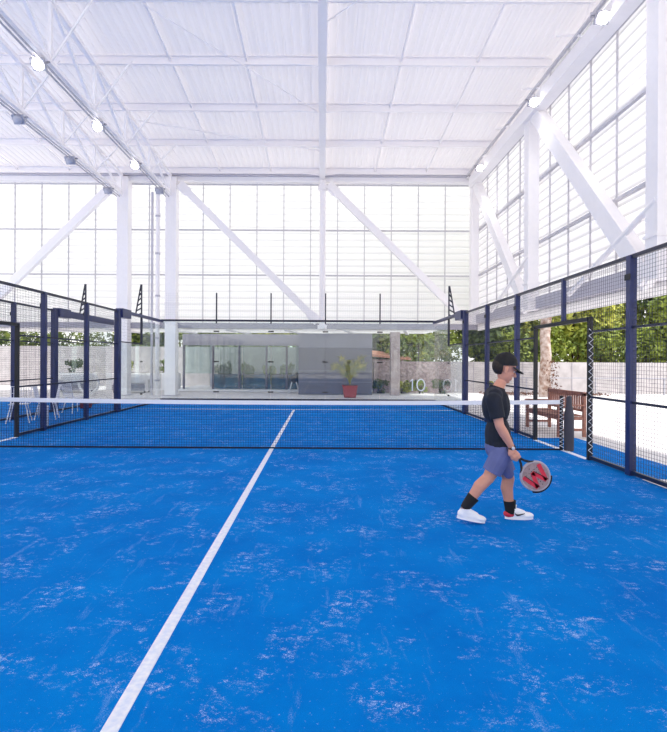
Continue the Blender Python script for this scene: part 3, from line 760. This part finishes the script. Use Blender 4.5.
# planters and lounge
def planter(x0,x1,y0,y1,h,lab):
    t = thing('planter', lab, 'planter', ((x0+x1)/2,(y0+y1)/2,0),'white planters')
    MB().box(x0,x1,y0,y1,-.01,h).build('box', M['white'], t, (x0,y0,0), bevel=.02)
    MB().box(x0+.08,x1-.08,y0+.08,y1-.08,h-.02,h+.01).build('soil', M['soil'], t, (x0,y0,h))
planter(-10.8,-8.75,25.2,26,.85,'long white planter left of the wide columns'); planter(-13.6,-11.6,25.2,26,.85,'white planter at far left behind the side fence'); planter(-8.5,-7.3,25.2,26.1,.85,'short white planter between the two wide columns')
def sofa(x, y, lab):
    t = thing('lounge_sofa', lab, 'sofa', (x,y,0),'outdoor sofas')
    MB().box(x-.8,x+.8,y-.4,y+.4,.08,.38).build('seat', M['sofa'], t, (x,y,0), bevel=.04)
    MB().box(x-.8,x+.8,y+.25,y+.42,.38,.78).build('backrest', M['white'], t, (x,y,.38), bevel=.04)
    for s_ in (-1,1): MB().box(x+s_*.8-.08,x+s_*.8+.08,y-.4,y+.4,.08,.58).build('armrest', M['white'], t, (x,y,.1), bevel=.03)
    for s_ in (-1,1):
        for q in (-.3,.3): MB().cbox((x+s_*.7,y+q,.035),(.06,.06,.09)).build('foot', M['black'], t, (x,y,0))
sofa(-8.9,23.6,'grey and white outdoor sofa behind the leftmost wide column'); sofa(-11.6,23.6,'grey and white outdoor sofa at left behind the navy fences')
rw = thing('ring_sculpture', 'round white ring standing on the paving left of the wide columns', 'ornament', (-9.9,21.4,0))
MB().path([(-9.9+.42*math.cos(2*PI*k/24),21.4,.5+.42*math.sin(2*PI*k/24)) for k in range(24)],.05,10,closed=True).build('ring', M['white'], rw, (-9.9,21.4,0), smooth=True)
MB().box(-10.15,-9.65,21.25,21.55,-.01,.05).build('foot', M['white'], rw, (-9.9,21.4,0))
# black seat chair in pavilion
bc = thing('shell_chair', 'black shell chair on white legs left of the solid grey wall', 'chair', (-1.35,23.6,0))
def bp_(nm, mb, m): return mb.build(nm, m, bc, (-1.35,23.6,0), smooth=True)
bp_('shell', MB().ell((-1.3,23.6,.62),(.2,.2,.16)).ell((-1.18,23.6,.78),(.09,.2,.2)), M['black'])
for sx in (-1,1):
    for sy in (-1,1): bp_('leg', MB().tube((-1.3+sx*.1,23.6+sy*.1,.52),(-1.3+sx*.24,23.6+sy*.2,-.012),.022,n=6), M['white'])

# ------------------------------------------------------------------ the player
PD = 4.75; K = PD/F
def pp_(x, y, dy=0): 
    return px(x, y, PD+dy)
person = thing('person', 'person in black cap, dark shirt and slate shorts walking right with a padel racket', 'person', (pp_(497,520).x, PD, 0))
def remesh(mb, name, m, voxel, cuts=(), parent=None, smooth_it=2):
    me = bpy.data.meshes.new(name+'_tmp'); me.from_pydata([tuple(v) for v in mb.v], [], mb.f)
    bm = bmesh.new(); bm.from_mesh(me); bmesh.ops.recalc_face_normals(bm, faces=bm.faces); bm.to_mesh(me); bm.free()
    o = bpy.data.objects.new('tmp', me); COL.objects.link(o)
    r = o.modifiers.new('r','REMESH'); r.mode = 'VOXEL'; r.voxel_size = voxel
    s_ = o.modifiers.new('s','SMOOTH'); s_.iterations = smooth_it; s_.factor = .5
    dg = bpy.context.evaluated_depsgraph_get(); m2 = bpy.data.meshes.new_from_object(o.evaluated_get(dg)); m2.name = name
    bpy.data.objects.remove(o)
    if cuts:
        bm = bmesh.new(); bm.from_mesh(m2)
        for cut in cuts:
            co_, no_ = cut[0], cut[1]; lim = cut[2] if len(cut) > 2 else None
            geom = [g for g in list(bm.verts)+list(bm.edges)+list(bm.faces)]
            if lim:
                vv = {v for v in bm.verts if lim(v.co)}
                geom = list(vv)+[e for e in bm.edges if all(v in vv for v in e.verts)]+[f for f in bm.faces if all(v in vv for v in f.verts)]
            bmesh.ops.bisect_plane(bm, geom=geom, plane_co=co_, plane_no=no_, clear_outer=True)
        bm.to_mesh(m2); bm.free()
    m2.materials.clear(); m2.materials.append(m)
    for p in m2.polygons: p.use_smooth = True
    ob = bpy.data.objects.new(name, m2); COL.objects.link(ob)
    par = parent or person
    ob.parent = par; ob.location = -Vector(par.get('_o'))
    return ob
hip = pp_(500,449); HL = hip+Vector((0,.085,0)); HR = hip+Vector((0,-.085,0))      # left is the far side
# front leg = far (left) leg, rear leg = near (right) leg
kF = pp_(509,477,.07); aF = pp_(511,511,.07)
kR = pp_(489,477,-.07); aR = pp_(467,505,-.07)
chest = pp_(496,404); waist = pp_(498,434); neck0 = pp_(497,389); head = pp_(504.5,368)
shR = pp_(494,399,-.185); elR = pp_(500,425,-.23); wrR = pp_(512,446,-.22)
shL = pp_(497,399,.185); elL = pp_(499,425,.23); wrL = pp_(504,446,.20)
RY = Matrix.Rotation(math.radians(14), 3, 'Y')
B = MB()
B.ell(chest,(.105,.165,.17)); B.ell(waist,(.098,.14,.15)); B.ell(hip+Vector((-.01,0,.01)),(.115,.155,.12))
B.cap(pp_(495,395),.09,pp_(497,394,.13),.055).cap(pp_(495,395),.09,pp_(495,394,-.13),.055)
B.cap(neck0,.056,pp_(501,382),.050)
for sh, el, wr in ((shR,elR,wrR),(shL,elL,wrL)):
    B.cap(sh,.055,el,.040); B.ell(sh.lerp(el,.45),(.048,.046,.09)); B.cap(el,.041,el.lerp(wr,.35),.043); B.cap(el.lerp(wr,.35),.043,wr,.027)
for hp, kn, an in ((HL,kF,aF),(HR,kR,aR)):
    B.cap(hp,.088,kn,.055); B.cap(kn,.055,kn.lerp(an,.3)+Vector((-.022,0,0)),.056); B.cap(kn.lerp(an,.3)+Vector((-.02,0,0)),.055,an,.036)
# feet inside the shoes
B.cap(aF,.036,pp_(512,514,.07),.030).cap(pp_(511,515,.07),.026,pp_(526,516,.07),.022)
B.cap(aR,.036,pp_(466,511,-.07),.036).cap(pp_(465,512,-.07),.03,pp_(479,517,-.07),.026)
# head, turned slightly down
hm = Matrix.Translation(head) @ Matrix.Rotation(math.radians(20), 4, 'Y') @ Matrix.Scale(1.06, 4)
def hp_(x,y,z): return hm @ Vector((x,y,z))
R3 = hm.to_3x3(); R3n = R3.normalized()
B.ell(hp_(-.008,0,.035),(.098,.076,.092),R3); B.ell(hp_(.022,0,-.035),(.068,.060,.085),R3); B.ell(hp_(.056,0,-.095),(.026,.030,.022),R3)
B.ell(hp_(.085,0,.022),(.014,.05,.014),R3); B.cap(hp_(.088,0,.008),.010,hp_(.112,0,-.030),.014); B.ell(hp_(.098,.012,-.034),(.011,.010,.009),R3).ell(hp_(.098,-.012,-.034),(.011,.010,.009),R3)
B.ell(hp_(.085,0,-.060),(.010,.024,.006),R3).ell(hp_(.082,0,-.073),(.010,.021,.007),R3)
B.ell(hp_(.062,.035,-.022),(.02,.02,.022),R3).ell(hp_(.062,-.035,-.022),(.02,.02,.022),R3)
for s_ in (-1,1): B.ell(hp_(-.010,s_*.078,-.008),(.017,.010,.032),R3); B.ell(hp_(-.006,s_*.080,-.036),(.009,.008,.012),R3)
# right hand closed on the grip
ga = Vector((27,0,-30)).normalized(); gc = pp_(516.5,453.5,-.22)          # grip axis and centre
gn = Vector((0,-1,0)); gv = ga.cross(gn).normalized()                   # gv points up-right or down-left
if gv.dot(Vector((1,0,1))) < 0: gv = -gv
palm = gc-gv*.028
B.cap(wrR,.026,palm-ga*.03,.030); B.cap(palm-ga*.035,.022,palm+ga*.032,.021); B.ell(palm,(.03,.032,.036))
for i in range(4):
    c = gc+ga*(-.032+.021*i); rr = .0255; L0 = -.2; ln = [2.9,3.3,3.2,2.7][i]; fr = [.0085,.009,.0088,.0078][i]
    q = [c+(-gv*math.cos(L0+ln*k/7.)+gn*math.sin(L0+ln*k/7.))*rr for k in range(8)]
    B.path(q, [fr]*7+[fr*.75], 8)
q = [palm-ga*.035+gn*-.005, palm-ga*.0-gn*.024+ga*.01, gc-gn*.028+ga*.028, gc-gn*.024+ga*.045+gv*.012]
B.path(q,[.015,.0125,.011,.009],8)
# left hand relaxed
ha = (wrL-elL).normalized(); pc = wrL+ha*.05
B.cap(wrL,.026,pc+ha*.02,.03)
for i in range(4):
    o_ = Vector((.026-.018*i,0,0)); ln = [.066,.075,.07,.055][i]; p0 = pc+ha*.035+o_
    B.path([p0,p0+ha*ln*.45,p0+ha*ln*.8+Vector((.004,-.012,0)),p0+ha*ln+Vector((.006,-.026,0))],[.0095,.009,.0082,.007],8)
B.path([pc-ha*.02+Vector((.02,0,0)),pc+ha*.01+Vector((.045,-.01,0)),pc+ha*.04+Vector((.052,-.018,0))],[.014,.011,.009],8)
remesh(B,'body',M['skin'],.0045)
# eyes and brows
for s_ in (-1,1):
    MB().ell(hp_(.079,s_*.03,.002),(.007,.009,.006),R3).build('eye', M['white'], person, head, smooth=True)
    MB().ell(hp_(.084,s_*.031,.001),(.004,.005,.005),R3).build('pupil', M['hair'], person, head, smooth=True)
    MB().cap(hp_(.090,s_*.014,.022),.005,hp_(.080,s_*.046,.022),.004).build('eyebrow', M['hair'], person, head, smooth=True)
# hair under the cap
hb = MB().ell(hp_(-.018,0,.022),(.101,.080,.098),R3)
remesh(hb,'hair',M['hair'],.004,[(hp_(-.040,0,0),R3@Vector((1,0,.25))),(hp_(0,0,-.05),R3@Vector((.3,0,-1)))])
# cap
cb = MB().ell(hp_(-.008,0,.045),(.108,.088,.108),R3)
cp = remesh(cb,'cap',M['cap'],.006,[(hp_(0,0,.032),R3@Vector((.32,0,-1)))])
vs = []; fs = []; n = 14
for j in range(n+1):
    a = -1.15+2.3*j/n
    for k in range(4):
        rr = 1+.75*k/3*math.cos(a*.9)
        for dz in (0,-.006): vs.append(hp_(-.008+.103*rr*math.cos(a), .086*math.sin(a)*(1+.05*k), .046-.012*k*math.cos(a)*.7+dz-.01*abs(math.sin(a))))
for j in range(n):
    for k in range(3):
        a = (j*4+k)*2; b = a+2; c = a+8; d_ = c+2
        fs += [(a,b,d_,c),(a+1,c+1,d_+1,b+1)]
    a = (j*4+3)*2; fs.append((a,a+1,a+9,a+8))
MB().add(vs,fs).build('brim', M['cap'], person, head, smooth=True)
MB().ell(hp_(-.008,0,.152),(.009,.009,.005)).build('cap_button', M['cap'], person, head, smooth=True)
# shirt
T = MB()
T.ell(chest+Vector((0,0,-.01)),(.122,.185,.19)); T.ell(waist,(.113,.160,.20)); T.ell(hip+Vector((-.005,0,.06)),(.124,.168,.16))
T.cap(pp_(495,395),.10,pp_(497,395,.14),.07).cap(pp_(495,395),.10,pp_(495,395,-.14),.07); T.cap(neck0+Vector((-.005,0,-.01)),.082,pp_(498,386),.072)
cuts = [(pp_(498,445.5),Vector((.05,0,-1)), lambda c: c.z < .95), (pp_(499,389.5),Vector((.15,0,1)))]
for sh, el in ((shR,elR),(shL,elL)):
    e2 = sh.lerp(el,.95); T.cap(sh,.072,e2,.064)
shirt = remesh(T,'shirt',M['shirt'],.007,[(pp_(498,445.5),Vector((.05,0,-1))),(pp_(499,386.5),Vector((.35,0,1)))]+
   [(sh.lerp(el,.72),(el-sh).normalized(), (lambda s0: (lambda c: (c.y-PD)*s0 > .172))(s0)) for sh, el, s0 in ((shR,elR,-1),(shL,elL,1))], smooth_it=5)
# shorts
W = MB(); W.ell(hip+Vector((-.01,0,.03)),(.122,.165,.14))
kf2 = HL.lerp(kF,.80); kr2 = HR.lerp(kR,.80)
W.cap(HL,.10,kf2,.092).cap(HR,.10,kr2,.088)
remesh(W,'shorts',M['shorts'],.007,[(HL.lerp(kF,.78),(kF-HL).normalized(), lambda c: c.y > PD+.0 and c.x > hip.x-.1),(HR.lerp(kR,.78),(kR-HR).normalized(), lambda c: c.y < PD+.02),
   (pp_(498,440),Vector((0,0,1)))], smooth_it=4)
# socks
for an, kn in ((aF,kF),(aR,kR)):
    dn = (an-kn).normalized(); a = an-dn*.11
    MB().path([a,a+dn*.03,an,an+dn*.035],[.059,.054,.046,.036],14).build('sock', M['cap'], person, an, smooth=True)
# shoes
def shoe(heel, toe, ankle, far, nm='shoe'):
    dv = (toe-heel); L_ = dv.length; f = dv.normalized(); up = Vector((0,1,0)).cross(f)*-1
    if up.z < 0: up = -up
    side = Vector((0,1,0))
    def q(x,y,z): return heel+f*x*L_+side*y+up*z
    rot = Matrix((f, side, up)).transposed()
    s_ = MB()
    s_.ell(q(.20,0,.045),(.055,.040,.045),rot).ell(q(.5,0,.038),(.10,.043,.036),rot).ell(q(.75,0,.030),(.072,.047,.030),rot)
    s_.cap(q(.2,0,.055),.040,q(.24,0,.12),.047); s_.cap(q(.3,0,.07),.04,q(.62,0,.045),.036)
    ob = remesh(s_,nm,M['shoe'],.005,[(q(.2,0,.098), (up-f*.12).normalized())])
    # sole
    m_ = MB(); n = 20; vs = []; fs = []
    for k in range(n):
        a = 2*PI*k/n; x = .5+.5*math.cos(a); w = .036+.012*x; 
        for z in (-.004,.020): vs.append(q(x*1.0,w*math.sin(a)*1.0,z))
    fs = [tuple(2*k for k in range(n)), tuple(2*k+1 for k in range(n))[::-1]]+[(2*k,2*k+1,(2*k+3)%(2*n),(2*k+2)%(2*n)) for k in range(n)]
    m_.add(vs,fs).build('sole', M['tape'], person, heel)
    MB().ell(q(.17,0,.044),(.059,.0435,.036),rot).build('heel_counter', M['red'], person, heel, smooth=True) if far else None
    lc = MB()
    for k in range(4): lc.tube(q(.40+.06*k,-.02,.086-.007*k),q(.40+.06*k,.02,.086-.007*k),.003,n=6)
    lc.build('laces', M['tape'], person, heel)
    MB().cap(q(.33,0,.085),.012,q(.40,-.0,.125),.006).build('shoe_tongue', M['shoe'], person, heel, smooth=True)
    if far:   # the black tick on the side
        vs = []; fs = []; pts = [(.30,.064,.003),(.31,.052,.006),(.36,.043,.008),(.44,.044,.007),(.54,.050,.005),(.64,.058,.002)]
        for (x,z,w) in pts:
            for dz in (-w,w):
                for yy in (-.0505,-.046): vs.append(q(x,yy+.004*(x>.5),z+dz))
        for k in range(len(pts)-1):
            a = 4*k; fs += [(a,a+4,a+6,a+2),(a+1,a+3,a+7,a+5),(a,a+1,a+5,a+4),(a+2,a+6,a+7,a+3)]
        MB().add(vs,fs).build('shoe_tick', M['black'], person, heel)
zf = .006
h1 = pp_(505.5,520,.07); h1.z = zf; t1 = pp_(534,520,.07); t1.z = zf; shoe(h1,t1,aF,True)
h2 = pp_(457.5,520,-.07); h2.z = .055; t2 = pp_(486,520,-.07); t2.z = .008; shoe(h2,t2,aR,False)
# wristband and watch
dn = (wrR-elR).normalized()
MB().path([wrR-dn*.005,wrR+dn*.018],[.034,.034],14).build('watch_strap', M['cap'], person, wrR, smooth=True)
MB().ell(wrR+dn*.007+Vector((-.0,-.034,0)),(.016,.006,.016)).build('watch_face', M['lampoff'], person, wrR, smooth=True)

# ------------------------------------------------------------------ racket
rk = thing('padel_racket', 'padel racket with red lettered face and pale rim held by the walking player', 'racket', tuple(gc))
hc = gc+ga*.262                                     # head centre
def rq(u,v,n): return hc+ga*u+gv*v+gn*n
N_ = 40; ring = []
for k in range(N_):
    a = 2*PI*k/N_; u = .132*math.cos(a); v = .128*math.sin(a)*(1-.06*math.cos(a)); ring.append((u,v))
vs = []; fs = []
for (u,v) in ring:
    vs += [rq(u*.93,v*.93,.012), rq(u*.93,v*.93,-.012)]
fs = [tuple(2*k for k in range(N_)), tuple(2*k+1 for k in range(N_))[::-1]]+[(2*k,2*k+1,(2*k+3)%(2*N_),(2*k+2)%(2*N_)) for k in range(N_)]
fc_ = MB().add(vs,fs).build('face_plate', M['face'], rk, hc)
MB().path([rq(u*.98,v*.98,0) for u,v in ring],.0125,10,closed=True).build('rim', M['rim'], rk, hc, smooth=True)
MB().path([rq(u*1.06,v*1.06,0) for u,v in ring if u > .02][:0] or [rq(.132*math.cos(a)*1.09,.128*math.sin(a)*1.09,0) for a in [-.9+.1*i for i in range(19)]],.010,8).build('bumper', M['grip'], rk, hc, smooth=True)
for s_ in (-1,1): MB().path([rq(-.205,s_*.008,0),rq(-.17,s_*.022,0),rq(-.13,s_*.05,0),rq(-.10,s_*.085,0)],.011,8).build('throat_arm', M['grip'], rk, hc, smooth=True)
MB().path([gc-ga*.085,gc-ga*.08,gc+ga*.04,gc+ga*.05],[.018,.0165,.0155,.013],14).build('handle', M['grip'], rk, gc, smooth=True)
# big red W on the face, with black accent strokes
def stroke(a, b, w, n, m, nm):
    MB().bar(rq(a[0],a[1],n),rq(b[0],b[1],n),w,.003,up=gn).build(nm, m, rk, hc)
for side_n in (.0135,-.0135):
    zz = [(-.07,-.09),(.085,-.052),(-.05,-.002),(.085,.05),(-.07,.09)]
    for a, b in zip(zz, zz[1:]): stroke((a[0],a[1]),(b[0],b[1]),.036,side_n,M['red'],'letter_stroke')
    for a, b in zip(zz[:-1:2], zz[1::2]): stroke((a[0],a[1]+.018),(b[0],b[1]+.018),.006,side_n*1.12,M['grip'],'letter_accent')
hole = MB()
for i in range(-3,4):
    for j in range(-3,4):
        if i*i+j*j < 10: hole.tube(rq(i*.03,j*.03,-.0126),rq(i*.03,j*.03,.0126),.0045,n=8)
hole.build('face_holes', M['black'], rk, hc)
MB().path([gc-ga*.085,gc-ga*.11+gv*-.02,gc-ga*.06+gv*-.035-gn*.02,wrR+Vector((0,.02,0))],.003,6).build('wrist_cord', M['grip'], rk, gc)

# ------------------------------------------------------------------ light
w = bpy.data.worlds.new('sky'); S.world = w; w.use_nodes = True
nt = w.node_tree; N = nt.nodes; L = nt.links
bg_ = N['Background']
tc = N.new('ShaderNodeTexCoord'); sp = N.new('ShaderNodeSeparateXYZ'); rp = N.new('ShaderNodeValToRGB')
L.new(tc.outputs['Generated'], sp.inputs[0]); L.new(sp.outputs[2], rp.inputs[0])
rp.color_ramp.elements[0].color = (1,.98,.95,1); rp.color_ramp.elements[1].color = (.93,.95,1,1); rp.color_ramp.elements[1].position = .8
L.new(rp.outputs[0], bg_.inputs[0]); bg_.inputs[1].default_value = 1.65
sl = bpy.data.lights.new('sun','SUN'); so = bpy.data.objects.new('sun', sl); COL.objects.link(so)
sl.energy = 4.4; sl.angle = math.radians(1.5); sl.color = (1,.97,.92)
so.rotation_euler = Vector((.36,-.12,1.0)).to_track_quat('Z','Y').to_euler()
vs_ = S.view_settings; vs_.view_transform = 'Standard'; vs_.look = 'None'; vs_.gamma = 1; vs_.use_curve_mapping = False; vs_.exposure = .02
S.cycles.max_bounces = 10; S.cycles.diffuse_bounces = 6; S.cycles.transparent_max_bounces = 24; S.cycles.transmission_bounces = 8
for o in bpy.data.objects:
    if '_o' in o: del o['_o']
